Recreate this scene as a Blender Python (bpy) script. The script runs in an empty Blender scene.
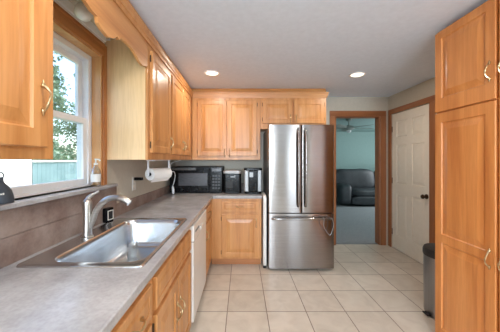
import bpy, bmesh, math, random
from mathutils import Vector, Matrix
random.seed(7)
PI = math.pi
C = bpy.context.scene.collection
SC = bpy.context.scene

# ---------------------------------------------------------------- camera
H = 1.37
cam = bpy.data.cameras.new('camera'); camo = bpy.data.objects.new('camera', cam); C.objects.link(camo)
camo.location = (0, 0, H); camo.rotation_euler = (PI/2, 0, 0)
cam.sensor_width = 36; cam.lens = 245/500*36
cam.shift_x = 8/500; cam.shift_y = -6/500
cam.clip_start = 0.05; cam.clip_end = 200
SC.camera = camo
# ---------------------------------------------------------------- world
W = bpy.data.worlds.new('world'); SC.world = W; W.use_nodes = True
wn = W.node_tree.nodes; wl = W.node_tree.links
bg = wn['Background']; bg.inputs['Strength'].default_value = .6
sky = wn.new('ShaderNodeTexSky'); sky.sky_type = 'NISHITA'; sky.sun_elevation = math.radians(50)
sky.sun_rotation = math.radians(60); sky.sun_disc = False; sky.air_density = 1.0; sky.dust_density = 2.5
wl.new(sky.outputs[0], bg.inputs['Color'])
# ---------------------------------------------------------------- sun, daylight at the patio door, added fill lights, exposure
def lamp(name, kind, loc, rot, energy, color, **kw):
    d = bpy.data.lights.new(name, kind); d.energy = energy; d.color = color
    for k, v in kw.items(): setattr(d, k, v)
    o = bpy.data.objects.new(name, d); C.objects.link(o); o.location = loc; o.rotation_euler = rot
    return o
lamp('sun', 'SUN', (0, 0, 8), (math.radians(38), 0, math.radians(115)), 2.3, (1, .96, .88), angle=.02)
lamp('patio_daylight', 'AREA', (1.72, -2.93, 1.20), (PI/2, 0, 0), 22, (.72, .86, 1), shape='RECTANGLE', size=.56, size_y=2.0)
lamp('added_fill_light', 'AREA', (-.20, -2.95, 1.55), (PI/2, 0, 0), 135, (.74, .87, 1), shape='RECTANGLE', size=1.3, size_y=1.3)  # unseen fill light added to brighten back cabinets, ceiling and floor
lamp('living_room_fill', 'AREA', (5.9, 6.4, 1.5), (0, PI/2, 0), 100, (.90, .96, 1), shape='RECTANGLE', size=1.5, size_y=2.2)  # unseen area light added at the solid living room wall
SC.view_settings.view_transform = 'Standard'; SC.view_settings.look = 'None'
SC.view_settings.exposure = 0.24; SC.view_settings.gamma = 1.0; SC.view_settings.use_curve_mapping = False

# ---------------------------------------------------------------- materials
def srgb(r, g, b):
    f = lambda c: (c/255/12.92) if c/255 <= .04045 else ((c/255+.055)/1.055)**2.4
    return (f(r), f(g), f(b), 1)
def base(name):
    m = bpy.data.materials.new(name); m.use_nodes = True
    return m, m.node_tree.nodes, m.node_tree.links, m.node_tree.nodes['Principled BSDF']
def coords(n, l, scale, kind='Object'):
    t = n.new('ShaderNodeTexCoord'); mp = n.new('ShaderNodeMapping'); mp.inputs['Scale'].default_value = scale
    l.new(t.outputs[kind], mp.inputs['Vector']); return mp
def ramp(n, l, src, stops):
    r = n.new('ShaderNodeValToRGB'); e = r.color_ramp.elements
    e[0].position, e[0].color = stops[0]; e[1].position, e[1].color = stops[-1]
    for p, c in stops[1:-1]:
        x = e.new(p); x.color = c
    l.new(src, r.inputs['Fac']); return r
def noisy(name, cols, scale=(8, 8, 8), rough=.5, metal=0, bump=0, detail=4, nscale=1.0, spec=None, rvar=0):
    m, n, l, b = base(name)
    mp = coords(n, l, scale); no = n.new('ShaderNodeTexNoise'); no.inputs['Scale'].default_value = nscale
    no.inputs['Detail'].default_value = detail; l.new(mp.outputs[0], no.inputs['Vector'])
    k = len(cols)
    r = ramp(n, l, no.outputs['Fac'], [(.3+.4*i/(k-1), c) for i, c in enumerate(cols)])
    l.new(r.outputs[0], b.inputs['Base Color'])
    b.inputs['Roughness'].default_value = rough; b.inputs['Metallic'].default_value = metal
    if spec is not None: b.inputs['Specular IOR Level'].default_value = spec
    if bump:
        bp = n.new('ShaderNodeBump'); bp.inputs['Strength'].default_value = bump; bp.inputs['Distance'].default_value = .002
        l.new(no.outputs['Fac'], bp.inputs['Height']); l.new(bp.outputs[0], b.inputs['Normal'])
    return m
def wood(name, light, mid, dark, axis='z', rough=.38):
    m, n, l, b = base(name)
    s = {'z': (14, 14, .9), 'x': (.9, 14, 14), 'y': (14, .9, 14)}[axis]
    mp = coords(n, l, s)
    a = n.new('ShaderNodeTexNoise'); a.inputs['Scale'].default_value = 1; a.inputs['Detail'].default_value = 5; a.inputs['Distortion'].default_value = .6
    l.new(mp.outputs[0], a.inputs['Vector'])
    s2 = tuple(v*7 for v in s); mp2 = coords(n, l, s2)
    c = n.new('ShaderNodeTexNoise'); c.inputs['Scale'].default_value = 1; c.inputs['Detail'].default_value = 3
    l.new(mp2.outputs[0], c.inputs['Vector'])
    r = ramp(n, l, a.outputs['Fac'], [(.3, dark), (.5, mid), (.7, light)])
    r2 = ramp(n, l, c.outputs['Fac'], [(.35, (.82, .78, .74, 1)), (.6, (1, 1, 1, 1))])
    mx = n.new('ShaderNodeMix'); mx.data_type = 'RGBA'; mx.blend_type = 'MULTIPLY'; mx.inputs[0].default_value = .45
    l.new(r.outputs[0], mx.inputs[6]); l.new(r2.outputs[0], mx.inputs[7]); l.new(mx.outputs[2], b.inputs['Base Color'])
    b.inputs['Roughness'].default_value = rough
    b.inputs['Coat Weight'].default_value = .12; b.inputs['Coat Roughness'].default_value = .25
    bp = n.new('ShaderNodeBump'); bp.inputs['Strength'].default_value = .12; bp.inputs['Distance'].default_value = .001
    l.new(c.outputs['Fac'], bp.inputs['Height']); l.new(bp.outputs[0], b.inputs['Normal'])
    return m
OAK = (srgb(218, 159, 100), srgb(206, 145, 86), srgb(188, 125, 67))
M = {}
for ax in 'xyz': M['oak_'+ax] = wood('honey_oak_'+ax, *OAK, axis=ax)
PAN = (srgb(222, 150, 86), srgb(210, 136, 72), srgb(192, 116, 56))
M['pantry'] = wood('pantry_wood', *PAN, axis='z')
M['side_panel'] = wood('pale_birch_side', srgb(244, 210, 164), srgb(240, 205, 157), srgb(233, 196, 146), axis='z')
M['toe'] = wood('toe_kick_wood', srgb(196, 132, 84), srgb(180, 118, 72), srgb(160, 100, 60), axis='x')
for ax in 'xyz': M['cas_'+ax] = wood('casing_wood_'+ax, srgb(170, 114, 74), srgb(156, 99, 60), srgb(136, 82, 47), axis=ax)
for ax in 'yz': M['trim_'+ax] = wood('window_casing_wood_'+ax, srgb(206, 142, 84), srgb(192, 126, 70), srgb(170, 104, 52), axis=ax)
M['jamb'] = wood('window_jamb_wood', srgb(226, 180, 130), srgb(218, 168, 116), srgb(204, 150, 98), axis='z')
M['wall'] = noisy('wall_paint', [srgb(196, 190, 176), srgb(202, 196, 182)], (30, 30, 30), .75, bump=.05)
M['ceil'] = noisy('ceiling_paint', [srgb(222, 232, 245), srgb(228, 238, 251)], (25, 25, 25), .85, bump=.08)
M['teal'] = noisy('teal_wall_paint', [srgb(134, 160, 156), srgb(140, 166, 162)], (20, 20, 20), .8)
M['tealceil'] = noisy('living_ceiling_paint', [srgb(140, 168, 165), srgb(148, 176, 172)], (20, 20, 20), .85)
M['white'] = noisy('white_paint', [srgb(222, 220, 214), srgb(230, 228, 222)], (14, 14, 14), .45)
M['doorwhite'] = noisy('door_white_paint', [srgb(240, 232, 218), srgb(245, 238, 225)], (14, 14, 14), .42)
M['vinyl'] = noisy('white_vinyl', [srgb(236, 238, 242), srgb(244, 246, 250)], (14, 14, 14), .35)
M['almond'] = noisy('dishwasher_enamel', [srgb(232, 228, 222), srgb(238, 234, 228)], (10, 10, 10), .3)
M['black'] = noisy('black_gloss_plastic', [srgb(12, 12, 14), srgb(18, 18, 20)], (20, 20, 20), .2, spec=.18)
M['blackmat'] = noisy('black_matt_plastic', [srgb(26, 26, 28), srgb(38, 38, 40)], (30, 30, 30), .55)
M['lantern'] = noisy('dark_painted_metal', [srgb(44, 50, 58), srgb(62, 68, 76)], (30, 30, 30), .5, bump=.2)
M['screen'] = noisy('dark_grey_glass', [srgb(62, 62, 66), srgb(80, 80, 84)], (20, 20, 300), .25)
M['keys'] = noisy('dark_grey_keys', [srgb(42, 42, 44), srgb(54, 54, 56)], (20, 20, 20), .4)
M['silver'] = noisy('silver_plastic', [srgb(150, 150, 150), srgb(168, 168, 168)], (20, 20, 200), .42, .5)
M['greyplastic'] = noisy('grey_plastic', [srgb(120, 122, 124), srgb(132, 134, 136)], (20, 20, 20), .5)
M['brass'] = noisy('antique_brass', [srgb(186, 160, 118), srgb(206, 184, 146)], (40, 40, 40), .28, 1)
M['hinge'] = noisy('dark_bronze', [srgb(58, 42, 28), srgb(80, 60, 40)], (40, 40, 40), .55, .5)
M['nickel'] = noisy('brushed_nickel', [srgb(186, 182, 176), srgb(206, 202, 196)], (6, 6, 200), .28, 1)
M['paper'] = noisy('paper_towel', [srgb(238, 236, 232), srgb(246, 245, 242)], (160, 160, 160), .9, bump=.4)
M['carpet'] = noisy('grey_carpet', [srgb(118, 120, 124), srgb(156, 158, 160)], (60, 60, 60), .95, bump=.6, detail=8)
M['leather'] = noisy('charcoal_upholstery', [srgb(36, 40, 44), srgb(56, 60, 64)], (6, 6, 6), .5, bump=.5)
M['bulb'] = noisy('opal_glass', [srgb(236, 238, 240), srgb(244, 246, 248)], (6, 6, 6), .25)
M['bladewood'] = noisy('fan_blade', [srgb(150, 156, 150), srgb(168, 174, 168)], (4, 4, 4), .5)
M['siding'] = noisy('white_siding', [srgb(236, 234, 230), srgb(246, 244, 240)], (2, 2, 8), .7)
M['tealfence'] = noisy('teal_fence_paint', [srgb(104, 134, 138), srgb(126, 154, 158)], (2, 2, 2), .5)
M['grass'] = noisy('lawn', [srgb(90, 120, 70), srgb(130, 156, 96)], (3, 3, 3), .9)
M['leaf'] = noisy('tree_leaves', [srgb(64, 96, 70), srgb(104, 138, 108), srgb(150, 176, 150)], (1.5, 1.5, 1.5), .6)
M['bark'] = noisy('bark', [srgb(84, 68, 54), srgb(110, 92, 74)], (6, 6, 1), .9, bump=.5)

def steel(name, col, rough, aniso, axis='z', streak=.06):
    m, n, l, b = base(name)
    s = {'z': (90, 90, .6), 'x': (.6, 90, 90), 'y': (90, .6, 90)}[axis]
    mp = coords(n, l, s); no = n.new('ShaderNodeTexNoise'); no.inputs['Scale'].default_value = 1; no.inputs['Detail'].default_value = 2
    l.new(mp.outputs[0], no.inputs['Vector'])
    c = srgb(*col); d = tuple(v*(1-streak*2) for v in c[:3])+(1,)
    r = ramp(n, l, no.outputs['Fac'], [(.3, d), (.7, c)]); l.new(r.outputs[0], b.inputs['Base Color'])
    b.inputs['Metallic'].default_value = 1; b.inputs['Roughness'].default_value = rough
    if aniso:
        b.inputs['Anisotropic'].default_value = aniso
        tg = n.new('ShaderNodeCombineXYZ'); tg.inputs[2].default_value = 1; l.new(tg.outputs[0], b.inputs['Tangent'])
    return m
M['fridge'] = steel('fridge_stainless', (160, 155, 152), .2, .85, 'x')
M['fridgeside'] = noisy('fridge_side_grey', [srgb(78, 76, 76), srgb(90, 88, 88)], (40, 40, 40), .5)
M['sink'] = steel('sink_stainless', (212, 216, 220), .27, 0, 'y')
M['can'] = steel('can_stainless', (150, 150, 152), .3, 0, 'z')

def laminate(name, cols, rough=.3, scale=6):
    m, n, l, b = base(name)
    mp = coords(n, l, (1, 1, 1))
    a = n.new('ShaderNodeTexNoise'); a.inputs['Scale'].default_value = scale; a.inputs['Detail'].default_value = 7; a.inputs['Roughness'].default_value = .62
    c = n.new('ShaderNodeTexNoise'); c.inputs['Scale'].default_value = scale*14; c.inputs['Detail'].default_value = 3
    l.new(mp.outputs[0], a.inputs['Vector']); l.new(mp.outputs[0], c.inputs['Vector'])
    r = ramp(n, l, a.outputs['Fac'], [(.32, cols[0]), (.5, cols[1]), (.68, cols[2])])
    r2 = ramp(n, l, c.outputs['Fac'], [(.35, (.86, .86, .86, 1)), (.6, (1, 1, 1, 1))])
    mx = n.new('ShaderNodeMix'); mx.data_type = 'RGBA'; mx.blend_type = 'MULTIPLY'; mx.inputs[0].default_value = .7
    l.new(r.outputs[0], mx.inputs[6]); l.new(r2.outputs[0], mx.inputs[7]); l.new(mx.outputs[2], b.inputs['Base Color'])
    b.inputs['Roughness'].default_value = rough
    return m
M['counter'] = laminate('slate_laminate', (srgb(162, 160, 161), srgb(178, 176, 177), srgb(193, 192, 194)), .22)
M['splash'] = laminate('splash_laminate', (srgb(122, 98, 88), srgb(148, 128, 118), srgb(166, 148, 138)), .42, 5)

def tile_mat():
    m, n, l, b = base('ceramic_floor_tile')
    T = .356
    t = n.new('ShaderNodeTexCoord'); mp = n.new('ShaderNodeMapping'); mp.inputs['Location'].default_value = (.133+T*8, -2.214+T*20, 0)
    l.new(t.outputs['Object'], mp.inputs['Vector'])
    br = n.new('ShaderNodeTexBrick'); br.offset = 0; br.squash = 1
    br.inputs['Scale'].default_value = 1; br.inputs['Brick Width'].default_value = T; br.inputs['Row Height'].default_value = T
    br.inputs['Mortar Size'].default_value = .0042; br.inputs['Mortar Smooth'].default_value = .2; br.inputs['Bias'].default_value = 0
    br.inputs['Color1'].default_value = srgb(220, 209, 194); br.inputs['Color2'].default_value = srgb(204, 194, 179)
    br.inputs['Mortar'].default_value = srgb(138, 120, 106)
    l.new(mp.outputs[0], br.inputs['Vector'])
    no = n.new('ShaderNodeTexNoise'); no.inputs['Scale'].default_value = 7; no.inputs['Detail'].default_value = 6; no.inputs['Distortion'].default_value = .8
    l.new(t.outputs['Object'], no.inputs['Vector'])
    r = ramp(n, l, no.outputs['Fac'], [(.3, (.84, .82, .80, 1)), (.62, (1.0, 1.0, 1.0, 1))])
    mx = n.new('ShaderNodeMix'); mx.data_type = 'RGBA'; mx.blend_type = 'MULTIPLY'; mx.inputs[0].default_value = .8
    l.new(br.outputs['Color'], mx.inputs[6]); l.new(r.outputs[0], mx.inputs[7]); l.new(mx.outputs[2], b.inputs['Base Color'])
    b.inputs['Roughness'].default_value = .33
    iv = n.new('ShaderNodeMath'); iv.operation = 'SUBTRACT'; iv.inputs[0].default_value = 1; l.new(br.outputs['Fac'], iv.inputs[1])
    bp = n.new('ShaderNodeBump'); bp.inputs['Strength'].default_value = .4; bp.inputs['Distance'].default_value = .002
    l.new(iv.outputs[0], bp.inputs['Height']); l.new(bp.outputs[0], b.inputs['Normal'])
    return m
M['tile'] = tile_mat()
def glass_mat(name, col, rough=0.0, ior=1.45, thin=False):
    m, n, l, b = base(name)
    no = n.new('ShaderNodeTexNoise'); no.inputs['Scale'].default_value = 3
    r = ramp(n, l, no.outputs['Fac'], [(.3, col), (.7, tuple(min(1, c*1.02) for c in col[:3])+(1,))])
    l.new(r.outputs[0], b.inputs['Base Color'])
    b.inputs['Transmission Weight'].default_value = 1; b.inputs['Roughness'].default_value = rough; b.inputs['IOR'].default_value = ior
    return m
M['clear'] = glass_mat('clear_glass', (1, 1, 1, 1), 0, 1.2)
def pane_mat(name='window_glass', blend=.05):
    m, n, l, b = base(name)
    t = n.new('ShaderNodeBsdfTransparent'); t.inputs[0].default_value = (.95, .97, .98, 1)
    g = n.new('ShaderNodeBsdfGlossy'); g.inputs['Roughness'].default_value = .02
    f = n.new('ShaderNodeLayerWeight'); f.inputs['Blend'].default_value = blend
    x = n.new('ShaderNodeMixShader'); l.new(f.outputs['Facing'], x.inputs[0]); l.new(t.outputs[0], x.inputs[1]); l.new(g.outputs[0], x.inputs[2])
    l.new(x.outputs[0], n['Material Output'].inputs['Surface']); return m
M['pane'] = pane_mat(); M['clear'] = pane_mat('clear_glass', .35); M['frosted'] = pane_mat('clear_plastic', .6)
def emis(name, col, s):
    m, n, l, b = base(name)
    no = n.new('ShaderNodeTexNoise'); r = ramp(n, l, no.outputs['Fac'], [(.2, col), (.8, col)])
    l.new(r.outputs[0], b.inputs['Emission Color']); b.inputs['Emission Strength'].default_value = s
    b.inputs['Base Color'].default_value = (.9, .9, .88, 1)
    return m
M['glow'] = emis('lit_lamp', (1, .86, .66, 1), 2.2)

# ---------------------------------------------------------------- mesh helpers
def obj(name, bm, mat, parent=None, bevel=0, smooth=False, seg=2, norm=True):
    if norm: bmesh.ops.recalc_face_normals(bm, faces=bm.faces[:])
    if smooth:
        for e in bm.edges:
            if len(e.link_faces) == 2 and e.calc_face_angle(0) > .75: e.smooth = False
    me = bpy.data.meshes.new(name); bm.to_mesh(me); bm.free()
    if smooth:
        for p in me.polygons: p.use_smooth = True
    o = bpy.data.objects.new(name, me); C.objects.link(o)
    me.materials.append(M[mat] if isinstance(mat, str) else mat)
    if parent: o.parent = parent
    if bevel:
        b = o.modifiers.new('bevel', 'BEVEL'); b.width = bevel; b.segments = seg; b.limit_method = 'ANGLE'; b.angle_limit = math.radians(40)
    return o
def empty(name, loc=(0, 0, 0), rz=0):
    o = bpy.data.objects.new(name, None); C.objects.link(o); o.location = loc; o.rotation_euler = (0, 0, rz)
    o.empty_display_size = .1
    return o
def tag(o, label, cat, group=None, kind=None):
    o['label'] = label; o['category'] = cat
    if group: o['group'] = group
    if kind: o['kind'] = kind
    return o
def thing(name, label, cat, loc=(0, 0, 0), rz=0, group=None):
    return tag(empty(name, loc, rz), label, cat, group)
def struct(name, bm, mat, bevel=0, parent=None):
    o = obj(name, bm, mat, parent, bevel)
    if parent is None: o['kind'] = 'structure'
    return o
def B(): return bmesh.new()
def box(bm, x0, x1, y0, y1, z0, z1):
    v = [bm.verts.new((x, y, z)) for x in (x0, x1) for y in (y0, y1) for z in (z0, z1)]
    for f in ((0,1,3,2),(4,6,7,5),(0,4,5,1),(2,3,7,6),(0,2,6,4),(1,5,7,3)): bm.faces.new([v[i] for i in f])
    return bm
def boxes(*L):
    bm = B()
    for b in L: box(bm, *b)
    return bm
def loft(bm, rings, cap0=True, cap1=True, closed=True):
    R = [[bm.verts.new(p) for p in r] for r in rings]
    n = len(R[0])
    for a, b in zip(R, R[1:]):
        for i in range(n if closed else n-1):
            j = (i+1) % n; bm.faces.new((a[i], a[j], b[j], b[i]))
    if cap0: bm.faces.new(R[0])
    if cap1: bm.faces.new(R[-1])
    return bm
def lathe(bm, prof, c=(0, 0, 0), n=28, caps=True):
    rings = [[(c[0]+r*math.cos(2*PI*i/n), c[1]+r*math.sin(2*PI*i/n), c[2]+z) for i in range(n)] for r, z in prof]
    return loft(bm, rings, caps, caps)
def tube(bm, pts, rad, n=10, caps=True):
    pts = [Vector(p) for p in pts]; rings = []
    if not hasattr(rad, '__len__'): rad = [rad]*len(pts)
    up = None
    for i, p in enumerate(pts):
        t = (pts[min(i+1, len(pts)-1)] - pts[max(i-1, 0)]).normalized()
        if up is None:
            up = Vector((0, 0, 1)) if abs(t.z) < .9 else Vector((1, 0, 0))
        u = (up - t*up.dot(t)).normalized(); up = u; w = t.cross(u)
        rings.append([tuple(p + (u*math.cos(2*PI*k/n) + w*math.sin(2*PI*k/n))*rad[i]) for k in range(n)])
    return loft(bm, rings, caps, caps)
def spline(ctrl, n=8):
    P = [Vector(p) for p in ctrl]; P = [P[0]*2-P[1]] + P + [P[-1]*2-P[-2]]; out = []
    for i in range(1, len(P)-2):
        for k in range(n):
            t = k/n; a, b, c, d = P[i-1:i+3]
            out.append(.5*((2*b)+(-a+c)*t+(2*a-5*b+4*c-d)*t*t+(-a+3*b-3*c+d)*t**3))
    out.append(P[-2]); return out
def rrect(x0, x1, y0, y1, r, z, n=6):
    out = []
    for cx, cy, a in ((x1-r, y1-r, 0), (x0+r, y1-r, 90), (x0+r, y0+r, 180), (x1-r, y0+r, 270)):
        for k in range(n+1):
            t = math.radians(a+90*k/n); out.append((cx+r*math.cos(t), cy+r*math.sin(t), z))
    return out
def rbox(bm, x0, x1, y0, y1, z0, z1, r, e=.004):
    return loft(bm, [rrect(x0+e, x1-e, y0+e, y1-e, max(r-e, .001), z0), rrect(x0, x1, y0, y1, r, z0+e),
                     rrect(x0, x1, y0, y1, r, z1-e), rrect(x0+e, x1-e, y0+e, y1-e, max(r-e, .001), z1)])
def cells(us, vs, skip, w0, w1, axis):
    """a slab with rectangular holes; (u,v) plane and thickness w along axis"""
    bm = B(); V = {}
    def P(u, v, w): return {'x': (w, u, v), 'y': (u, w, v), 'z': (u, v, w)}[axis]
    def g(i, j, w):
        k = (i, j, w)
        if k not in V: V[k] = bm.verts.new(P(us[i], vs[j], w))
        return V[k]
    inc = lambda i, j: 0 <= i < len(us)-1 and 0 <= j < len(vs)-1 and not skip((us[i]+us[i+1])/2, (vs[j]+vs[j+1])/2)
    for i in range(len(us)-1):
        for j in range(len(vs)-1):
            if not inc(i, j): continue
            for w in (w0, w1): bm.faces.new((g(i, j, w), g(i+1, j, w), g(i+1, j+1, w), g(i, j+1, w)))
            if not inc(i-1, j): bm.faces.new((g(i, j, w0), g(i, j+1, w0), g(i, j+1, w1), g(i, j, w1)))
            if not inc(i+1, j): bm.faces.new((g(i+1, j, w0), g(i+1, j+1, w0), g(i+1, j+1, w1), g(i+1, j, w1)))
            if not inc(i, j-1): bm.faces.new((g(i, j, w0), g(i+1, j, w0), g(i+1, j, w1), g(i, j, w1)))
            if not inc(i, j+1): bm.faces.new((g(i, j+1, w0), g(i+1, j+1, w0), g(i+1, j+1, w1), g(i, j+1, w1)))
    return bm
RAISED = [(0, 0), (.006, .008), (.014, .008), (.054, .0005)]
def panel_slab(x0, x1, z0, z1, t, panels, rings=RAISED, yb=0):
    """slab, back at y=yb, front at yb-t facing -Y, with raised panels (px0,px1,pz0,pz1)"""
    bm = B(); yf = yb - t; e = .004
    xs = sorted({x0+e, x1-e} | {round(p[0], 5) for p in panels} | {round(p[1], 5) for p in panels})
    zs = sorted({z0+e, z1-e} | {round(p[2], 5) for p in panels} | {round(p[3], 5) for p in panels})
    for i in range(len(xs)-1):
        for j in range(len(zs)-1):
            mx_, mz = (xs[i]+xs[i+1])/2, (zs[j]+zs[j+1])/2
            if any(p[0] < mx_ < p[1] and p[2] < mz < p[3] for p in panels): continue
            bm.faces.new([bm.verts.new(q) for q in ((xs[i], yf, zs[j]), (xs[i+1], yf, zs[j]), (xs[i+1], yf, zs[j+1]), (xs[i], yf, zs[j+1]))])
    for a, b, c, d in panels:
        R = [[(a+s, yf+dy, c+s), (b-s, yf+dy, c+s), (b-s, yf+dy, d-s), (a+s, yf+dy, d-s)] for s, dy in rings]
        loft(bm, R, False, True)
    rr = lambda s, y: [(x0+s, y, z0+s), (x1-s, y, z0+s), (x1-s, y, z1-s), (x0+s, y, z1-s)]
    loft(bm, [rr(e, yf), rr(0, yf+e), rr(0, yb)], False, True)
    bmesh.ops.remove_doubles(bm, verts=bm.verts[:], dist=1e-5)
    return bm

# ---------------------------------------------------------------- cabinet hardware and cabinets
def pull(parent, x, z, y, vertical=True, L=.082, mat='brass'):
    """wavy cast pull with leaf-shaped ends, standing off the front plane y"""
    h = L/2; pts = []; rad = []
    for k in range(17):
        t = -1+2*k/16
        off = .006 + .024*math.cos(t*PI/2)**.6 if abs(t) < 1 else .006
        side = .004*math.sin(t*PI)
        p = (x+side, y-off, z+h*t) if vertical else (x+h*t, y-off, z+side)
        pts.append(p); rad.append(.0034+.0028*abs(t)**3+.0022*math.exp(-(t/.14)**2))
    bm = B(); tube(bm, pts, rad, 8)
    for s in (-1, 1):
        q = []
        for u, r in ((-.008, .0015), (0, .0075), (.006, .007), (.016, .003), (.022, .0008)):
            p = (x, y-.004, z+s*(h+u)) if vertical else (x+s*(h+u), y-.004, z)
            q.append((p, r))
        tube(bm, [a for a, _ in q], [b for _, b in q], 8)
    return obj('handle', bm, mat, parent, smooth=True)
def hinge(parent, x, z, y):
    bm = B(); box(bm, x-.004, x+.006, y-.003, y, z-.026, z+.026)
    tube(bm, [(x, y-.004, z-.024), (x, y-.004, z+.024)], .0045, 8)
    return obj('hinge', bm, 'hinge', parent)
def cabinet(name, label, loc, rz, w, d, h, fronts, z0=0, toe=False, wood_='oak_z', left_panel=None, top=True, group=None, cat='cabinet', frame=True):
    """front plane at local y=0 (facing -Y), local x along the width"""
    t = thing(name, label, cat, loc, rz, group)
    zb = z0 + (.10 if toe else 0); s = .018
    fx = .019
    P = [(0, s, fx, d, zb, z0+h), (w-s, w, fx, d, zb, z0+h), (s, w-s, fx, d, zb, zb+s), (s, w-s, d-.006, d, zb+s, z0+h)]
    if top: P.append((s, w-s, fx, d-.006, z0+h-s, z0+h))
    if left_panel: P = P[1:]
    obj('carcass', boxes(*P), wood_, t, .001)
    if left_panel: obj('side_panel', boxes((0, s, fx, d, zb, z0+h)), left_panel, t, .001)
    obj('face_frame', boxes((0, w, 0, fx, zb, z0+h)), wood_, t, .0015)
    if toe: obj('toe_kick', boxes((0, w, .072, .084, z0, zb)), 'toe', t)
    for f in fronts:
        kind, x0, x1, a, b = f[:5]; opt = f[5] if len(f) > 5 else {}
        a += z0; b += z0
        if kind == 'door':
            st = opt.get('st', .055); ra = opt.get('ra', .055)
            pn = opt.get('panels') or [(x0+st, x1-st, a+ra, b-opt.get('rt', ra))]
            dr = obj('door', panel_slab(x0, x1, a, b, .02, pn), wood_, t)
            hs = opt.get('handle')
            if hs:
                hz = z0+opt['hz'] if 'hz' in opt else (a+.11 if opt.get('low', True) else b-.11)
                hx = x1-.028 if hs == 'r' else x0+.028
                pull(dr, hx, hz, -.02)
                if opt.get('hinges', True):
                    xx = x0-.004 if hs == 'r' else x1+.002
                    for zz in (a+.06, b-.06): hinge(dr, xx, zz, -.001)
        elif kind == 'drawer':
            st = .03
            dr = obj('drawer', panel_slab(x0, x1, a, b, .02, [(x0+st, x1-st, a+st, b-st)], [(0, 0), (.004, .004), (.008, .004), (.02, .0005)]), wood_, t)
            if opt.get('handle', True): pull(dr, (x0+x1)/2, (a+b)/2, -.02, False, .07)
        elif kind == 'false':
            st = .03
            obj('drawer_front', panel_slab(x0, x1, a, b, .02, [(x0+st, x1-st, a+st, b-st)], [(0, 0), (.004, .004), (.008, .004), (.02, .0005)]), wood_, t)
    return t

# ================================================================ SETTING
XL, XR, YK, YD, YB, CE = -1.03, 2.36, 3.80, 3.95, -3.0, 2.385
struct('floor', boxes((XL-.15, XR+.15, YB-.12, YD+.07, -.06, 0)), 'tile')
struct('floor', boxes((.4, 6.0, YD+.07, 8.92, -.06, .004)), 'carpet')
struct('ceiling', boxes((XL-.15, XR+.15, YB-.12, YD+.06, CE, CE+.08)), 'ceil')
struct('ceiling', boxes((.4, 6.0, YD+.12, 8.92, CE, CE+.08)), 'tealceil')
WY0, WY1, WZ0, WZ1 = .93, 1.80, 1.185, 2.135
struct('wall_left', cells([YB-.12, WY0, WY1, YK+.12], [0, WZ0, WZ1, CE], lambda u, v: WY0 < u < WY1 and WZ0 < v < WZ1, XL-.15, XL, 'x'), 'wall')
struct('wall_back', boxes((XL, 1.26, YK, YK+.12, 0, CE), (1.20, 1.26, YK+.12, YD+.12, 0, CE)), 'wall')
DX0, DX1, DZ = 1.50, 2.225, 2.075
struct('wall_back', cells([1.26, DX0, DX1, XR+.12], [0, DZ, CE], lambda u, v: DX0 < u < DX1 and v < DZ, YD, YD+.12, 'y'), 'wall')
RY0, RY1, RZ = 3.07, 3.86, 2.09
struct('wall_right', cells([YB-.12, RY0, RY1, YD], [0, RZ, CE], lambda u, v: RY0 < u < RY1 and v < RZ, XR, XR+.12, 'x'), 'wall')
struct('wall_front', cells([XL, -.87, .47, 1.38, 2.06, XR], [0, .88, 2.22, 2.25, CE], lambda u, v: (1.38 < u < 2.06 and v < 2.25) or (-.87 < u < .47 and .88 < v < 2.22), YB-.12, YB, 'y'), 'wall')  # left opening added for the fill light
# living room shell
struct('wall_far', boxes((.4, 6.0, 8.8, 8.92, .004, CE)), 'teal')
struct('wall_living_left', boxes((.4, .5, YD+.12, 8.8, .004, CE)), 'teal')
struct('wall_living_right', boxes((5.98, 6.1, YD+.12, 8.8, .004, CE)), 'teal')
struct('wall_living_front', boxes((XR+.12, 6.0, YD, YD+.12, .004, CE)), 'teal')
struct('baseboard_far', boxes((.5, 5.98, 8.785, 8.8, .004, .10)), 'white', .002)

# patio door frame behind the camera
bm = cells([1.38, 1.43, 2.01, 2.06], [0, .15, 2.19, 2.25], lambda u, v: 1.43 < u < 2.01 and .15 < v < 2.19, YB-.08, YB-.03, 'y')
d3 = struct('door_3', bm, 'vinyl')
struct('added_fill_frame', cells([-.87, -.82, -.23, -.17, .42, .47], [.88, .93, 2.17, 2.22], lambda u, v: (-.82 < u < -.23 or -.17 < u < .42) and .93 < v < 2.17, YB-.08, YB-.03, 'y'), 'vinyl')  # unseen frame added around the fill light opening

# doorway casing
def casing(name, parts, mats):
    root = empty(name); root['kind'] = 'structure'
    for (nm, b), mt in zip(parts, mats): obj(nm, boxes(b), mt, root, .004)
    return root
cw = .09
casing('trim_1', [('side_casing', (DX0-cw, DX0, YD-.018, YD, 0, DZ)), ('side_casing', (DX1, DX1+cw, YD-.018, YD, 0, DZ)),
                  ('head_casing', (DX0-cw, DX1+cw, YD-.018, YD, DZ, DZ+.085)),
                  ('jamb', (DX0, DX0+.018, YD-.002, YD+.122, 0, DZ)), ('jamb', (DX1-.018, DX1, YD-.002, YD+.122, 0, DZ)),
                  ('head_jamb', (DX0+.018, DX1-.018, YD-.002, YD+.122, DZ-.018, DZ))], ['cas_z', 'cas_z', 'cas_x', 'cas_z', 'cas_z', 'cas_x'])
struct('trim_2', boxes((DX0+.02, DX1-.02, YD+.03, YD+.10, 0, .012)), 'greyplastic', .003)
casing('trim_3', [('side_casing', (XR-.018, XR, RY1, YD-.019, 0, RZ)), ('side_casing', (XR-.018, XR, RY0-cw, RY0, 0, RZ)),
                  ('head_casing', (XR-.018, XR, RY0-cw, YD-.019, RZ, RZ+.075))], ['cas_z', 'cas_z', 'cas_y'])
struct('baseboard_right', boxes((XR-.014, XR, 1.92, RY0-cw, 0, .09)), 'cas_y', .003)

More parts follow.
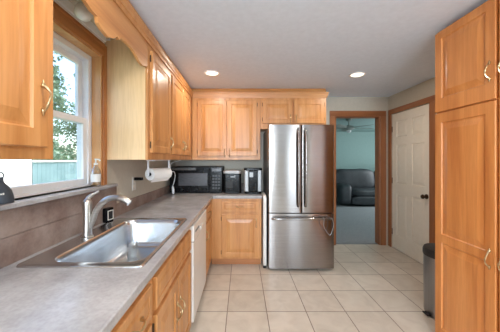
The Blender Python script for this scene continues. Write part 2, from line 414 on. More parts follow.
# six-panel white door in the right wall
dr = empty('door_1', (XR+.012, RY1-.004, 0), -PI/2); dr['kind'] = 'structure'
Wd = RY1-RY0-.008
c1, c2, c3, c4 = .10, Wd/2-.05, Wd/2+.05, Wd-.10
pn = []
for a, b in ((.22, .86), (1.02, 1.60), (1.72, 1.96)):
    pn += [(c1, c2, a, b), (c3, c4, a, b)]
obj('slab', panel_slab(0, Wd, .008, RZ-.006, .035, pn, [(0, 0), (.008, .009), (.016, .009), (.045, .002)], yb=.03), 'doorwhite', dr)
kb = B(); kx = Wd-.065
R_ = lambda prof: [[(kx+r*math.cos(2*PI*i/20), -.005-y, .90+r*math.sin(2*PI*i/20)) for i in range(20)] for r, y in prof]
loft(kb, R_([(.032, 0), (.032, .006), (.012, .010), (.011, .032), (.024, .040), (.029, .052), (.024, .064), (.008, .068)]))
obj('door_knob', kb, 'hinge', dr, smooth=True)
for z in (.25, 1.05, 1.85): obj('hinge', boxes((-.006, .008, -.012, -.004, z-.045, z+.045)), 'hinge', dr, .002)

# window over the sink
win = empty('window_1', (0, 0, 0)); win['kind'] = 'structure'
def frame_yz(y0, y1, z0, z1, w, x0, x1):
    return cells([y0, y0+w, y1-w, y1], [z0, z0+w, z1-w, z1], lambda u, v: y0+w < u < y1-w and z0+w < v < z1-w, x0, x1, 'x')
g = .015
obj('window_frame', frame_yz(WY0+g, WY1-g, WZ0-.024, WZ1-g, .038, XL-.15, XL-.065), 'vinyl', win, .003)
us = obj('upper_sash', frame_yz(WY0+.053, WY1-.053, 1.625, WZ1-.053, .042, XL-.135, XL-.11), 'vinyl', win, .003)
ls = obj('lower_sash', frame_yz(WY0+.053, WY1-.053, WZ0+.014, 1.665, .040, XL-.105, XL-.075), 'vinyl', win, .003)
obj('pane', boxes((XL-.124, XL-.121, WY0+.09, WY1-.09, 1.66, WZ1-.09)), 'pane', us)
obj('pane', boxes((XL-.092, XL-.089, WY0+.095, WY1-.095, WZ0+.05, 1.63)), 'pane', ls)
tr = empty('trim_4'); tr['kind'] = 'structure'
obj('jamb', boxes((XL-.066, XL+.002, WY1-g, WY1, WZ0, WZ1)), 'jamb', tr, .002)
obj('jamb', boxes((XL-.066, XL+.002, WY0, WY0+g, WZ0, WZ1)), 'jamb', tr, .002)
obj('head_jamb', boxes((XL-.066, XL+.002, WY0+g, WY1-g, WZ1-g, WZ1)), 'jamb', tr, .002)
obj('side_casing', boxes((XL, XL+.018, WY1, WY1+.04, WZ0, WZ1+.085)), 'trim_z', tr, .003)
obj('side_casing', boxes((XL, XL+.018, WY0-.04, WY0, WZ0, WZ1+.085)), 'trim_z', tr, .003)
obj('head_casing', boxes((XL, XL+.018, WY0, WY1, WZ1, WZ1+.085), (XL, XL+.026, WY0, WY1, WZ1+.065, WZ1+.085)), 'trim_y', tr, .003)
obj('window_stool', boxes((XL-.0648, XL+.055, .90, 1.93, WZ0-.022, WZ0)), 'counter', tr, .004)

# ================================================================ OUTSIDE
struct('ground', boxes((-40, XL-.16, -20, 50, -.75, -.7)), 'grass')
hs = thing('outbuilding', 'bright white outbuilding seen through the sink window', 'building', (-6.5, 4.55, -.7))
obj('wall', boxes((-3.5, 0, -4.0, 3.02, 0, 3.2)), 'siding', hs)
rf = B(); loft(rf, [[(-3.8, -4.3, 3.2), (.25, -4.3, 3.2), (.25, -4.3, 3.3), (-1.75, -4.3, 4.3), (-3.8, -4.3, 3.3)], [(-3.8, 3.2, 3.2), (.25, 3.2, 3.2), (.25, 3.2, 3.3), (-1.75, 3.2, 4.3), (-3.8, 3.2, 3.3)]])
obj('roof', rf, 'greyplastic', hs)
fe = thing('garden_fence', 'low blue-green fence with a white top rail outside the window', 'fence', (-6.55, 7.60, -.7))
bm = B()
for k in range(36): box(bm, 0, .025, .05+k*.17, .05+k*.17+.163, 0, 2.0)
obj('fence_panel', bm, 'tealfence', fe); obj('top_rail', boxes((-.03, .07, 0, 6.2, 2.0, 2.06)), 'siding', fe)
for k, yy in enumerate((0.01, 3.0, 6.1)): obj('fence_post', boxes((-.10, -.002, yy, yy+.1, 0, 2.0)), 'siding', fe)
def tree(x, y, h, r, n, label, seed):
    rnd = random.Random(seed)
    t = thing('tree', label, 'tree', (x, y, -.7), 0, 'trees outside the window')
    bm = B(); tube(bm, [(0, 0, 0), (.1, .05, h*.35), (0, .1, h*.7)], [.22, .16, .06], 8)
    for k in range(7):
        a = k*.9; z = h*(.3+.06*k); tube(bm, [(.05, .05, z), (math.cos(a)*r*.6, math.sin(a)*r*.6, z+h*.15)], [.06, .02], 6)
    obj('trunk', bm, 'bark', t)
    bm = B()
    clumps = [(Vector((rnd.gauss(0, r*.42), rnd.gauss(0, r*.42), h*(.18+.75*rnd.random()))), rnd.uniform(.5, 1.1)) for _ in range(46)]
    for _ in range(n):
        c, cr = rnd.choice(clumps)
        p = c + Vector((rnd.gauss(0, 1), rnd.gauss(0, 1), rnd.gauss(0, .8)))*cr*.5
        u = Vector((rnd.gauss(0, 1), rnd.gauss(0, 1), rnd.gauss(0, 1))).normalized(); v = u.orthogonal().normalized(); s = rnd.uniform(.07, .15)
        bm.faces.new([bm.verts.new(p+u*s), bm.verts.new(p+v*s*.5), bm.verts.new(p-u*s), bm.verts.new(p-v*s*.5)])
    obj('crown', bm, 'leaf', t, norm=False)
tree(-11.5, 12.0, 8.5, 2.2, 9000, 'leafy green tree nearest the fence outside the window', 1)
tree(-17.5, 20.5, 10.0, 2.8, 9000, 'pale green tree far behind the fence, outside the window', 2)
tree(-10.5, 18.0, 7.0, 1.8, 8000, 'bushy tree behind the fence at the right edge of the glass', 3)

# ================================================================ CABINETS
FX = -.71; UB = 1.372; UH = .91
KY = 3.47
cabinet('wall_cabinet', 'oak wall cabinet left of the sink window with one brass pull', (FX, .36, 0), PI/2, .562, .318, UH,
        [('door', .05, .514, .042, .84, {'handle': 'r', 'hz': .213, 'st': .062, 'ra': .062})], z0=UB, group='oak wall cabinets')
cabinet('wall_cabinet', 'single-door oak wall cabinet with the broad pale side panel, right of the window', (FX, 1.845, 0), PI/2, .575, .318, UH,
        [('door', .05, .545, .055, .842, {'handle': 'r'})], z0=UB, left_panel='side_panel', group='oak wall cabinets')
cabinet('wall_cabinet', 'two-door oak wall cabinet on the left wall next to the corner', (FX, 2.422, 0), PI/2, 1.04, .318, UH,
        [('door', .02, .46, .055, .842, {'handle': 'r'}), ('door', .475, .87, .055, .842, {'handle': 'l'})], z0=UB, group='oak wall cabinets')
cabinet('wall_cabinet', 'two-door oak wall cabinet above the microwave on the back wall', (FX+.003, KY, 0), 0, .967, YK-KY-.002, UH,
        [('door', .08, .487, .055, .842, {'handle': 'r', 'hz': .10}), ('door', .503, .918, .055, .842, {'handle': 'l', 'hz': .10})], z0=UB, group='oak wall cabinets')
cabinet('wall_cabinet', 'short two-door oak cabinet above the refrigerator', (.262, KY, 0), 0, .931, YK-KY-.002, .472,
        [('door', .03, .445, .075, .405, {'handle': 'r', 'hz': .145}), ('door', .472, .898, .075, .405, {'handle': 'l', 'hz': .145})], z0=UB+.438, group='oak wall cabinets')
# crown along the wall cabinets
TZ = UB+UH
prof = [(-.030, TZ+.001), (.0012, TZ+.001), (.0012, TZ-.032), (.009, TZ-.032), (.012, TZ-.010), (.018, TZ-.006), (.020, TZ+.012), (.026, TZ+.030), (.027, TZ+.046), (.0, TZ+.050), (-.010, CE-.0005), (-.030, CE-.0005)]
path = lambda o, z: [(FX+o, .36, z), (FX+o, KY-o, z), (1.195+o, KY-o, z), (1.195+o, YK-.001, z)]
bm = B(); cols = [path(o, z) for o, z in prof]
rings = [[cols[j][i] for j in range(len(prof))] for i in range(4)]
loft(bm, rings); struct('trim_5', bm, 'oak_x')
# soffit board behind the valance
struct('trim_6', boxes((XL+.001, FX-.02, .924, 1.843, UB+UH-.004, UB+UH+.04)), 'wall')
# scalloped valance
vz = [(.924, 2.07), (.96, 2.06), (1.02, 2.05), (1.07, 2.08), (1.11, 2.094), (1.165, 2.078), (1.205, 2.077), (1.212, 2.05), (1.24, 2.034), (1.30, 2.025), (1.36, 2.044), (1.395, 2.074), (1.42, 2.066), (1.435, 2.084), (1.49, 2.092),
      (1.58, 2.092), (1.64, 2.075), (1.70, 2.052), (1.76, 2.048), (1.81, 2.065), (1.843, 2.07)]
bm = B(); tp = UB+UH
A = [[(FX-.019, y, z), (FX, y, z), (FX, y, tp), (FX-.019, y, tp)] for y, z in vz]
loft(bm, A)
v = obj('window_valance', bm, 'oak_y', bevel=.001); tag(v, 'scalloped oak valance board above the sink window', 'valance')

# base cabinets
BX = -.40; BH = .874
dz = dict(a=.12)
cabinet('base_cabinet', 'oak base cabinet with one narrow drawer, at the bottom edge nearest the camera', (BX, .69, 0), PI/2, .375, .62, BH,
        [('drawer', .03, .35, .70, .845), ('door', .03, .35, .125, .675, {'handle': 'r', 'low': False})], toe=True, top=False, group='oak base cabinets')
cabinet('base_cabinet', 'oak sink base cabinet with a false front over two doors', (BX, 1.066, 0), PI/2, .808, .62, BH,
        [('false', .03, .77, .70, .845), ('door', .03, .396, .125, .675, {'handle': 'r', 'hz': .48}), ('door', .405, .77, .125, .675, {'handle': 'l', 'hz': .48})], toe=True, top=False, group='oak base cabinets')
cabinet('base_cabinet', 'narrow oak base cabinet between dishwasher and inside corner', (BX, 2.542, 0), PI/2, .605, .62, BH,
        [('drawer', .03, .50, .70, .845), ('door', .03, .50, .125, .675, {'handle': 'l', 'low': False})], toe=True, top=False, group='oak base cabinets')
BY = 3.15
cabinet('base_cabinet', 'oak base cabinet under the coffee maker, next to the refrigerator', (BX+.003, BY, 0), 0, .647, YK-BY-.002, BH,
        [('drawer', .135, .605, .70, .845), ('door', .135, .605, .125, .675, {'handle': 'r', 'low': False})], toe=True, top=False, group='oak base cabinets')

cabinet('base_cabinet', 'oak base cabinet under the near end of the counter, outside the view', (BX, .21, 0), PI/2, .478, .62, BH,
        [('drawer', .03, .45, .70, .845), ('door', .03, .45, .125, .675, {'handle': 'r', 'low': False})], toe=True, top=False, group='oak base cabinets')
# dishwasher
dw = thing('dishwasher', 'white built-in dishwasher under the counter right of the sink', 'dishwasher', (BX, 1.876, 0), PI/2)
obj('body', boxes((.005, .655, .02, .58, .10, .86)), 'greyplastic', dw, .004)
obj('door', boxes((.003, .657, -.028, .018, .12, .735)), 'almond', dw, .005)
cp = obj('control_panel', boxes((.003, .657, -.032, .018, .742, .862)), 'almond', dw, .006)
obj('latch', boxes((.26, .40, -.044, -.032, .765, .79)), 'almond', cp, .004)
for k in range(4): obj('button', boxes((.06+k*.04, .085+k*.04, -.036, -.032, .80, .815)), 'greyplastic', cp)
obj('toe_panel', boxes((.01, .65, .05, .062, 0, .10)), 'almond', dw)

# pantry
PX = 1.51
pd = {'st': .06, 'hinges': False}
pt = thing('pantry_cabinet', 'tall honey-orange pantry cabinet at the right edge', 'cabinet', (PX, 1.897, 0), -PI/2)
Wp = .95
obj('carcass', boxes((0, .018, .019, .84, .0, 2.35), (Wp-.018, Wp, .019, .84, .0, 2.35), (.018, Wp-.018, .019, .84, .03, .048), (.018, Wp-.018, .019, .84, 2.332, 2.35), (.018, Wp-.018, .83, .84, .118, 2.332), (.018, Wp-.018, .019, .83, 1.715, 1.735)), 'pantry', pt)
obj('face_frame', boxes((0, Wp, 0, .019, .0, 2.35)), 'pantry', pt, .001)
for k, (x0, x1) in enumerate(((.003, .457), (.475, .93))):
    hx = x1-.032 if k == 0 else x0+.028
    u = obj('door', panel_slab(x0, x1, 1.732, 2.335, .02, [(x0+.06, x1-.06, 1.732+.10, 2.335-.055)], RAISED), 'pantry', pt)
    pull(u, hx, 1.905, -.02, L=.088)
    lw = obj('door', panel_slab(x0, x1, .03, 1.722, .02, [(x0+.06, x1-.06, .11, .755), (x0+.06, x1-.06, .815, 1.722-.07)], RAISED), 'pantry', pt)
    pull(lw, hx, .775, -.02, L=.088)

# ================================================================ COUNTER, SPLASH
SX0, SX1, SY0, SY1 = -.972, -.42, 1.032, 1.905
CX = -.375; CY = 3.125
hx0, hx1, hy0, hy1 = SX0+.02, SX1-.02, SY0+.02, SY1-.02
bm = cells([XL+.001, hx0, hx1, CX, .260], [.20, hy0, hy1, CY, YK-.001], lambda u, v: (u > CX and v < CY) or (hx0 < u < hx1 and hy0 < v < hy1), .876, .914, 'z')
ct = obj('countertop', bm, 'counter', bevel=.006, seg=3); tag(ct, 'L-shaped mottled grey laminate countertop on the oak base cabinets', 'countertop')
tag(obj('backsplash', boxes((XL+.001, XL+.02, .20, 1.975, .914, 1.036), (XL+.001, XL+.02, .20, 1.975, 1.038, WZ0-.023)), 'splash', bevel=.001), 'tall mottled brown splash panel between sink and window sill', 'backsplash')
tag(obj('backsplash', boxes((XL+.001, XL+.02, 1.977, YK-.001, .914, 1.015)), 'splash', bevel=.002), 'low brown splash strip behind the counter under the paper towel', 'backsplash')
tag(obj('backsplash', boxes((XL+.021, .260, YK-.02, YK-.001, .914, 1.015)), 'splash', bevel=.002), 'low brown splash strip behind the microwave on the back wall', 'backsplash')

# ================================================================ SINK, FAUCET
sk = thing('kitchen_sink', 'single-bowl stainless steel sink set into the grey counter', 'sink', (0, 0, .914))
bx0, bx1, by0, by1 = -.86, -.448, 1.09, 1.85
bm = B()
loft(bm, [rrect(SX0, SX1, SY0, SY1, .035, .0005), rrect(SX0+.003, SX1-.003, SY0+.003, SY1-.003, .033, .006), rrect(SX0+.012, SX1-.012, SY0+.012, SY1-.012, .03, .007),
          rrect(SX0+.018, SX1-.014, SY0+.018, SY1-.018, .028, .004), rrect(bx0-.006, bx1+.006, by0-.006, by1+.006, .075, .004), rrect(bx0, bx1, by0, by1, .07, -.002), rrect(bx0+.006, bx1-.006, by0+.006, by1-.006, .065, -.03),
          rrect(bx0+.018, bx1-.018, by0+.018, by1-.018, .06, -.15), rrect(bx0+.028, bx1-.028, by0+.028, by1-.028, .055, -.175), rrect(bx0+.055, bx1-.055, by0+.055, by1-.055, .04, -.19)], False, True)
obj('basin', bm, 'sink', sk, smooth=True)
bm = B(); lathe(bm, [(.058, 0), (.056, .003), (.042, .003), (.038, -.001)], (-.66, 1.50, -.1905))
dn = obj('drain', bm, 'nickel', sk, smooth=True)
bm = B(); lathe(bm, [(.034, 0), (.034, .004), (.006, .006), (.006, .016), (.001, .017)], (-.66, 1.50, -.1895)); obj('strainer', bm, 'nickel', dn, smooth=True)
fc = thing('faucet', 'brushed nickel faucet with an arched spout behind the sink', 'faucet', (-.903, 1.43, .919))
bm = B(); lathe(bm, [(.033, 0), (.033, .006), (.026, .012), (.0245, .05), (.024, .17), (.0255, .185), (.0255, .20), (.023, .213), (.014, .224), (.002, .228)])
obj('body', bm, 'nickel', fc, smooth=True)
bm = B(); sp = spline([(.012, 0, .055), (.032, 0, .10), (.055, 0, .16), (.10, 0, .213), (.155, 0, .232), (.21, 0, .222), (.245, 0, .20)], 6)
n_ = len(sp); tube(bm, sp, [.0155+.001*math.sin(i/n_*PI)+(.003 if i > n_*.72 else 0) for i in range(n_)], 16)
obj('spout', bm, 'nickel', fc, smooth=True)
bm = B(); tube(bm, spline([(0, 0, .215), (.004, .01, .232), (.02, .025, .247), (.042, .045, .262)], 4), [.014]*4+[.011]*4+[.008]*4+[.007], 12)
obj('lever', bm, 'nickel', fc, smooth=True)
gl = thing('drinking_glass', 'clear glass tumbler standing in the sink bowl', 'glass', (-.73, 1.63, .7245))
bm = B(); lathe(bm, [(.028, 0), (.030, .004), (.036, .105), (.0345, .105), (.0285, .008)], n=24); obj('tumbler', bm, 'clear', gl, smooth=True)

tm = thing('kitchen_timer', 'small black gadget with a pale framed face leaning on the splash', 'timer', (-.985, 1.80, .9145), math.radians(76))
bm = B(); rbox(bm, -.036, .036, -.022, .018, 0, .105, .01); obj('body', bm, 'black', tm, .003)
obj('face', cells([-.027, -.021, .021, .027], [.018, .024, .082, .088], lambda u, v: abs(u) < .021 and .024 < v < .082, -.025, -.022, 'y'), 'white', tm, .001)
obj('display', boxes((-.0205, .0205, -.0235, -.022, .0245, .0815)), 'blackmat', tm)

# sill objects
bl = thing('bell_ornament', 'dark bell-shaped ornament with a ring on top on the sill', 'ornament', (-1.035, 1.052, WZ0+.0005))
bm = B(); lathe(bm, [(.042, 0), (.044, .004), (.041, .03), (.035, .052), (.025, .070), (.013, .084), (.009, .092), (.008, .108), (.003, .111)])
obj('body', bm, 'lantern', bl, smooth=True)
bm = B(); tube(bm, [(.011*math.cos(a*PI/8), 0, .118+.013*math.sin(a*PI/8)) for a in range(17)], .0025, 8); obj('ring', bm, 'lantern', bl, smooth=True)
bm = B()
for k in range(4):
    a = math.radians(-62+k*9); ra = .0402
    box(bm, ra*math.cos(a)-.0015, ra*math.cos(a)+.0015, ra*math.sin(a)-.0022, ra*math.sin(a)+.0022, .038, .046 if k % 2 else .044)
obj('lettering', bm, 'white', bl)
sb = thing('soap_bottle', 'clear pump bottle with a white label on the sill by the casing', 'bottle', (-1.035, 1.735, WZ0+.0005))
bm = B(); lathe(bm, [(.030, 0), (.032, .006), (.031, .09), (.026, .12), (.014, .135), (.012, .15)], n=24); obj('bottle', bm, 'frosted', sb, smooth=True)
bm = B(); lathe(bm, [(.0325, .03), (.0325, .085)], n=24, caps=False); obj('label', bm, 'white', sb, smooth=True)
bm = B(); lathe(bm, [(.014, .15), (.014, .162), (.005, .165), (.005, .185), (.009, .187), (.009, .194)], n=16); tube(bm, [(0, 0, .19), (.03, -.01, .188), (.036, -.012, .178)], .005, 8)
obj('pump', bm, 'white', sb, smooth=True)

# globe light and bracket above the window
gb = thing('globe_light', 'white globe bulb hidden behind the scalloped valance', 'lamp', (-.88, 1.36, TZ-.004))
bm = B(); lathe(bm, [(.05, 0), (.05, -.012), (.025, -.02), (.022, -.045)], n=24); obj('socket', bm, 'white', gb, smooth=True)
bm = B(); lathe(bm, [(.018, -.042), (.03, -.052), (.041, -.07), (.045, -.09), (.041, -.11), (.028, -.126), (.006, -.134)], n=24); obj('bulb', bm, 'bulb', gb, smooth=True)
hr = thing('blind_headrail', 'white window blind headrail on the wall above the window casing', 'window blind', (XL, .94, WZ1+.088))
obj('rail', boxes((.0005, .042, 0, .845, .004, .085)), 'vinyl', hr, .004)
obj('rolled_slats', boxes(*[(.004+k*.001, .038-k*.001, .01, .835, -.0005+k*.001, .0005+k*.001) for k in range(1)]), 'white', hr)
cb = thing('curtain_bracket', 'small white curtain bracket on the wall over the window corner', 'bracket', (XL, 1.812, WZ1+.089))
obj('plate', boxes((.0005, .005, -.012, .012, 0, .055)), 'vinyl', cb, .001); obj('arm', boxes((.005, .055, -.004, .004, .03, .042), (.049, .055, -.004, .004, .042, .056)), 'vinyl', cb, .001)

# ================================================================ PAPER TOWEL, OUTLET, CORD
ph = thing('paper_towel_holder', 'white paper towel holder under the left wall cabinets', 'paper towel holder', (-.865, 2.30, 0), math.radians(-20))
zc = 1.235
obj('mount_plate', boxes((-.02, .02, -.03, .30, UB-.008, UB-.0005), (0, .075, -.03, -.006, UB-.012, UB-.0005)), 'vinyl', ph, .002)
for yy in (-.022, .288): obj('arm', boxes((-.010, .010, yy-.005, yy+.005, zc-.014, UB-.008)), 'vinyl', ph, .003)
def ycyl(bm, r, y0, y1, z, n=28, x=0, ri=None):
    R = [[(x+r*math.cos(2*PI*i/n), y, z+r*math.sin(2*PI*i/n)) for i in range(n)] for y in (y0, y1)]
    if ri is None: return loft(bm, R)
    Q = [[(x+ri*math.cos(2*PI*i/n), y, z+ri*math.sin(2*PI*i/n)) for i in range(n)] for y in (y1, y0)]
    return loft(bm, R+Q+[R[0]], False, False)
for ya, yb_ in ((-.018, -.002), (.268, .284)): obj('spindle_cap', ycyl(B(), .017, ya, yb_, zc), 'black', ph)
tr_ = thing('paper_towel_roll', 'roll of white paper towel on the white holder', 'paper towel', (-.865, 2.30, zc), math.radians(-20))
bm = B(); ycyl(bm, .056, 0, .265, 0, ri=.019); obj('roll', bm, 'paper', tr_)
bm = B(); loft(bm, [[(.056*math.cos(a)+dx, y, .056*math.sin(a)+dz_) for (a, dx, dz_) in ((-.2, 0, 0), (-.7, .001, -.002), (-1.2, -.002, -.008), (-1.35, -.004, -.022), (-1.35, -.006, -.022), (-1.2, -.004, -.008), (-.7, -.001, -.002), (-.2, -.002, 0))] for y in (0.004, .262)])
obj('loose_sheet', bm, 'paper', tr_)

ol = thing('wall_outlet', 'beige double outlet plate on the left wall below the cabinets', 'outlet', (XL, 2.33, 1.145), PI/2)
obj('plate', boxes((-.037, .037, -.006, -.0005, -.062, .062)), 'white', ol, .002)
for z in (-.022, .022): obj('socket', boxes((-.016, .016, -.008, -.006, z-.014, z+.014)), 'doorwhite', ol, .001)
pg = obj('power_plug', boxes((XL+.009, XL+.085, 2.312, 2.347, 1.178, 1.206)), 'black', bevel=.004); tag(pg, 'black power plug pushed into the wall outlet', 'plug')
sw = thing('wall_outlet', 'small outlet plate on the left wall near the corner behind the towel roll', 'outlet', (XL, 3.05, 1.18), PI/2)
obj('plate', boxes((-.035, .035, -.006, -.0005, -.057, .057)), 'white', sw, .002)
cd = thing('hanging_cable', 'white cord hanging down in front of the microwave in the corner', 'cord', (-.93, 3.26, .9145))
bm = B(); tube(bm, spline([(.09, .10, .453), (.06, .06, .44), (-.01, 0, .41), (-.02, 0, .34), (-.01, 0, .30), (.025, 0, .30), (.04, 0, .25), (.03, 0, .18), (.012, 0, .12), (.008, 0, .10)], 6), .0045, 8)
obj('cable', bm, 'vinyl', cd, smooth=True)
bm = B(); tube(bm, [(.008, 0, .11), (.009, 0, .10), (.014, 0, .06), (.016, 0, .02), (.016, 0, .005)], [.006, .012, .017, .016, .010], 12); obj('plug', bm, 'vinyl', cd, smooth=True)

# ================================================================ COUNTER APPLIANCES
mw = thing('microwave', 'black microwave oven on the counter in the corner', 'microwave', (-.985, 3.35, .9145))
w, h, d = .715, .365, .40
obj('body', boxes((0, w, .012, d, .012, h)), 'blackmat', mw, .006)
md = obj('door', boxes((0, .545, -.012, .011, .012, h)), 'black', mw, .006)
obj('viewing_window', boxes((.12, .515, -.0145, -.012, .105, .275)), 'screen', md, .004)
obj('handle', boxes((.53, .548, -.038, -.02, .05, .33), (.53, .548, -.02, -.012, .05, .07), (.53, .548, -.02, -.012, .31, .33)), 'black', md, .004)
cp = obj('control_panel', boxes((.552, w, -.012, .011, .012, h)), 'black', mw, .006)
obj('display', boxes((.575, .695, -.014, -.012, .30, .34)), 'screen', cp)
for r in range(5):
    for c in range(3):
        obj('button', boxes((.582+c*.038, .610+c*.038, -.0145, -.012, .06+r*.042, .084+r*.042)), 'keys', cp)
bm = B(); loft(bm, [[(.055+.011*math.cos(i*PI/12), y, .05+.011*math.sin(i*PI/12)) for i in range(24)] for y in (-.0122, -.0145)]); obj('emblem', bm, 'silver', md)
for xx in (.04, w-.07):
    for yy in (.03, .33): obj('foot', boxes((xx, xx+.03, yy, yy+.03, 0, .012)), 'blackmat', mw)
obj('vent', boxes(*[(.03, .36, -.0135, -.012, .318+k*.009, .322+k*.009) for k in range(4)]), 'greyplastic', md)

im = thing('ice_maker', 'black countertop ice maker with a silver lid beside the microwave', 'ice maker', (-.255, 3.31, .9145))
bm = B(); rbox(bm, 0, .245, 0, .32, .006, .27, .035, .006); obj('body', bm, 'black', im)
bm = B(); loft(bm, [rrect(-.002, .247, -.002, .322, .035, .271), rrect(-.004, .249, -.004, .324, .037, .285), rrect(0, .245, 0, .32, .035, .308), rrect(.02, .225, .02, .30, .03, .318)]); obj('lid', bm, 'silver', im)
obj('display', boxes((.10, .165, -.002, .0005, .222, .232), (.155, .163, -.002, .0005, .222, .25)), 'silver', im)
obj('window', boxes((.04, .13, -.0015, .0005, .08, .17)), 'blackmat', im, .001)
for xx in (.03, .19):
    for yy in (.03, .27): obj('foot', boxes((xx, xx+.025, yy, yy+.025, 0, .006)), 'blackmat', im)

cm = thing('coffee_maker', 'silver and black coffee maker at the counter end by the refrigerator', 'coffee maker', (.025, 3.28, .9145))
bm = B(); rbox(bm, .008, .240, .0, .30, 0, .028, .05); obj('base', bm, 'black', cm)
bm = B(); rbox(bm, .0, .075, .02, .30, .03, .315, .022); obj('side_shell', bm, 'silver', cm)
bm = B(); rbox(bm, .175, .248, .02, .30, .03, .315, .022); obj('side_shell', bm, 'silver', cm)
bm = B(); rbox(bm, .062, .188, .012, .28, .029, .312, .01); ctr = obj('front_panel', bm, 'black', cm)
obj('screen', boxes((.075, .125, .008, .0122, .225, .29)), 'silver', ctr, .001)
bm = B(); rbox(bm, .0, .248, .015, .30, .3155, .345, .04); obj('lid', bm, 'black', cm)

# ================================================================ REFRIGERATOR
fr = thing('refrigerator', 'stainless steel French-door refrigerator with a bottom freezer', 'refrigerator', (.325, 3.02, 0))
w = .812
obj('body', boxes((.004, w-.004, .085, .755, .03, 1.775)), 'fridgeside', fr, .004)
def curved(x0, x1, z0, z1, bulge=.012, gx0=0, gx1=None):
    gx1 = gx1 or w; n = 20; e = .012; ring = []
    f = lambda x: -bulge*(1-((x-w/2)/(w/2))**2)
    pts = [(x0, .078), (x0, f(x0)+e)]
    for k in range(1, 5): a = k/4*PI/2; pts.append((x0+e-e*math.cos(a), f(x0)+e-e*math.sin(a)))
    for k in range(1, n): x = x0+e+(x1-x0-2*e)*k/n; pts.append((x, f(x)))
    for k in range(0, 5): a = k/4*PI/2; pts.append((x1-e+e*math.sin(a), f(x1)+e-e*math.cos(a)))
    pts.append((x1, .078))
    return loft(B(), [[(x, y, z) for x, y in pts] for z in (z0, z1)])
def fsmooth(o):
    return o
ld = fsmooth(obj('left_door', curved(0, w/2-.003, .722, 1.805), 'fridge', fr, smooth=True))
rd = fsmooth(obj('right_door', curved(w/2+.003, w, .722, 1.805), 'fridge', fr, smooth=True))
fz = fsmooth(obj('freezer_drawer', curved(0, w, .032, .710), 'fridge', fr, smooth=True))
for o, x in ((ld, w/2-.045), (rd, w/2+.045)):
    bm = B(); s = -1 if o is ld else 1
    tube(bm, spline([(x, -.012, .80), (x, -.045, .83), (x, -.062, .95), (x, -.068, 1.27), (x, -.062, 1.60), (x, -.045, 1.72), (x, -.012, 1.75)], 6), .013, 12)
    obj('handle', bm, 'fridge', o, smooth=True)
bm = B(); tube(bm, spline([(.05, -.005, .650), (.06, -.045, .653), (.16, -.062, .657), (w/2, -.07, .659), (w-.16, -.062, .657), (w-.06, -.045, .653), (w-.05, -.005, .650)], 6), .014, 12)
obj('handle', bm, 'fridge', fz, smooth=True)
obj('kick_grille', boxes((.02, w-.02, .05, .084, .03, .062)), 'blackmat', fr, .003)
for x in (.03, w-.11): obj('hinge_cover', boxes((x, x+.08, .03, .12, 1.776, 1.80) if False else (x, x+.08, .085, .20, 1.776, 1.805)), 'fridgeside', fr, .008)
for x in (.05, w-.09):
    for y in (.10, .68): obj('foot', boxes((x, x+.04, y, y+.04, 0, .03)), 'blackmat', fr)
lp = thing('pale_loop', 'thin pale strap over the right end of the freezer handle', 'loop', (1.01, 2.93, .659))  # thin pale tube bent into a hanging loop
bm = B(); tube(bm, spline([(-.035, .03, .010), (-.03, 0, .016), (-.03, -.006, 0), (-.03, .002, -.08), (0, .008, -.14), (.045, .01, -.19), (.075, .008, -.13), (.085, 0, -.06), (.07, -.006, 0), (.065, 0, .014), (.06, .03, .008)], 6), .0035, 6)
obj('loop', bm, 'silver', lp, smooth=True)

# folded white stool between counter and refrigerator
st = thing('folding_stool', 'folded cream step stool with black feet standing beside the refrigerator', 'stool', (.287, 3.06, 0))
pr = [(y, z) for y, z, _ in rrect(0, .40, .032, .925, .05, 0)]
bm = B(); loft(bm, [[(x, y, z) for y, z in pr] for x in (-.02, .02)])
fm = obj('frame', bm, 'almond', st, .005)
for y in (.06, .34): obj('foot', lathe(B(), [(.019, 0), (.019, .026), (.012, .032)], (0, y, 0), 16), 'blackmat', st)

# ================================================================ TRASH CAN
tc = thing('trash_can', 'slim steel trash can with a black lid beyond the pantry', 'trash can', (1.80, 2.16, 0))
bm = B(); lathe(bm, [(.155, 0), (.158, .01), (.160, .02), (.163, .52)], n=40); obj('body', bm, 'can', tc, smooth=True)
bm = B(); lathe(bm, [(.166, .521), (.168, .53), (.168, .565), (.160, .585), (.12, .597), (.02, .602)], n=40); obj('lid', bm, 'blackmat', tc, smooth=True)
obj('pedal', boxes((-.19, -.15, -.03, .03, .012, .022)), 'blackmat', tc, .003)

# ================================================================ RECESSED LIGHTS
def downlight(x, y, label, e=7):
    t = thing('recessed_light', label, 'light', (x, y, CE), 0, 'recessed ceiling lights')
    bm = B(); lathe(bm, [(.070, -.001), (.095, -.001), (.095, -.006), (.090, -.008), (.074, -.006), (.070, -.001)], n=32, caps=False); obj('trim_ring', bm, 'vinyl', t, smooth=True)
    bm = B(); lathe(bm, [(.070, -.0015), (.066, -.004), (.03, -.006), (.002, -.0065)], n=32); obj('lens', bm, 'glow', t, smooth=True)
    lo = lamp('downlight_lamp', 'AREA', (0, 0, -.012), (0, 0, 0), e, (1, .90, .78), shape='DISK', size=.13); lo.parent = t
downlight(-.35, 2.86, 'lit recessed ceiling light at left, near the wall cabinets')
downlight(1.37, 2.91, 'lit recessed ceiling light at right, in front of the doorway')
downlight(-.30, .75, 'unseen recessed light added as fill above the sink side')  # this and the next ones are unseen, added to help light the room
downlight(1.2, .45, 'unseen recessed light added as fill above the open floor')
downlight(.4, -1.3, 'unseen recessed light added as fill at the rear of the room')

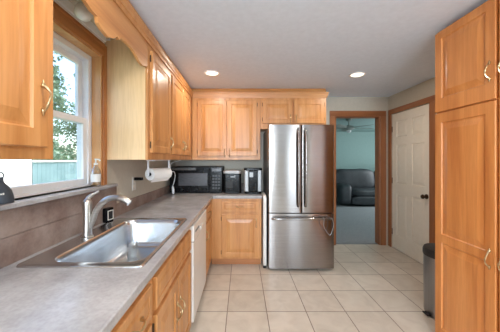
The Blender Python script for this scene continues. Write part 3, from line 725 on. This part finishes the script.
# ================================================================ LIVING ROOM
sf = thing('recliner_sofa', 'dark charcoal overstuffed recliner sofa seen through the doorway', 'sofa', (2.86, 7.12, .004))
def puff(x0, x1, y0, y1, z0, z1, r=.07):
    bm = boxes((x0, x1, y0, y1, z0, z1)); bmesh.ops.subdivide_edges(bm, edges=bm.edges[:], cuts=7, use_grid_fill=True)
    c = Vector(((x0+x1)/2, (y0+y1)/2, (z0+z1)/2)); hf = Vector(((x1-x0)/2, (y1-y0)/2, (z1-z0)/2))
    for v in bm.verts:
        u = Vector(((v.co[i]-c[i])/hf[i] for i in range(3))); n_ = (abs(u.x)**5+abs(u.y)**5+abs(u.z)**5)**(1/5)
        u = u/max(n_, .001)*max(abs(u.x), abs(u.y), abs(u.z)) if n_ else u
        v.co = Vector((c[i]+hf[i]*u[i]*(1+.025*math.sin(9*v.co.x+5*v.co.z)) for i in range(3)))
    return bm
def pobj(n, b, r=.07): 
    o = obj(n, puff(*b), 'leather', sf, 0, True); return o
L = 2.75
pobj('base', (.06, L-.06, .08, .92, .03, .30), .03)
pobj('arm', (0, .38, .0, .90, .05, .66), .10); pobj('arm', (L-.38, L, .0, .90, .05, .66), .10)
for k in range(2):
    a = .34+k*1.035
    pobj('seat_cushion', (a, a+1.03, .03, .70, .28, .50), .07)
    pobj('footrest', (a, a+1.03, -.01, .08, .06, .30), .035)
    pobj('back_cushion', (a-.30+k*.30, a+1.03+k*.26, .60, .92, .44, 1.08), .09)
fn = thing('ceiling_fan', 'ceiling fan hanging in the living room beyond the doorway', 'fan', (2.66, 6.1, CE-.0005))
bm = B(); lathe(bm, [(.07, -.001), (.075, -.03), (.03, -.05), (.014, -.055), (.014, -.15)]); obj('mount', bm, 'bladewood', fn, smooth=True)
bm = B(); lathe(bm, [(.03, -.15), (.10, -.17), (.125, -.20), (.12, -.24), (.07, -.27), (.05, -.275)]); obj('motor', bm, 'bladewood', fn, smooth=True)
bm = B(); lathe(bm, [(.05, -.275), (.06, -.29), (.05, -.32), (.02, -.338), (.002, -.34)]); obj('lamp_bowl', bm, 'bulb', fn, smooth=True)
for k in range(5):
    a = math.radians(8+72*k); bm = B(); ca, sa = math.cos(a), math.sin(a)
    def pt_(r, wd, z): return (r*ca-wd*sa, r*sa+wd*ca, z)
    R = [[pt_(r, -wd, -.220-.012), pt_(r, wd, -.220+.012), pt_(r, wd, -.212+.012), pt_(r, -wd, -.212-.012)] for r, wd in ((.11, .02), (.18, .025), (.22, .055), (.60, .07), (.64, .06), (.66, .03))]
    loft(bm, R); obj('blade', bm, 'bladewood', fn)
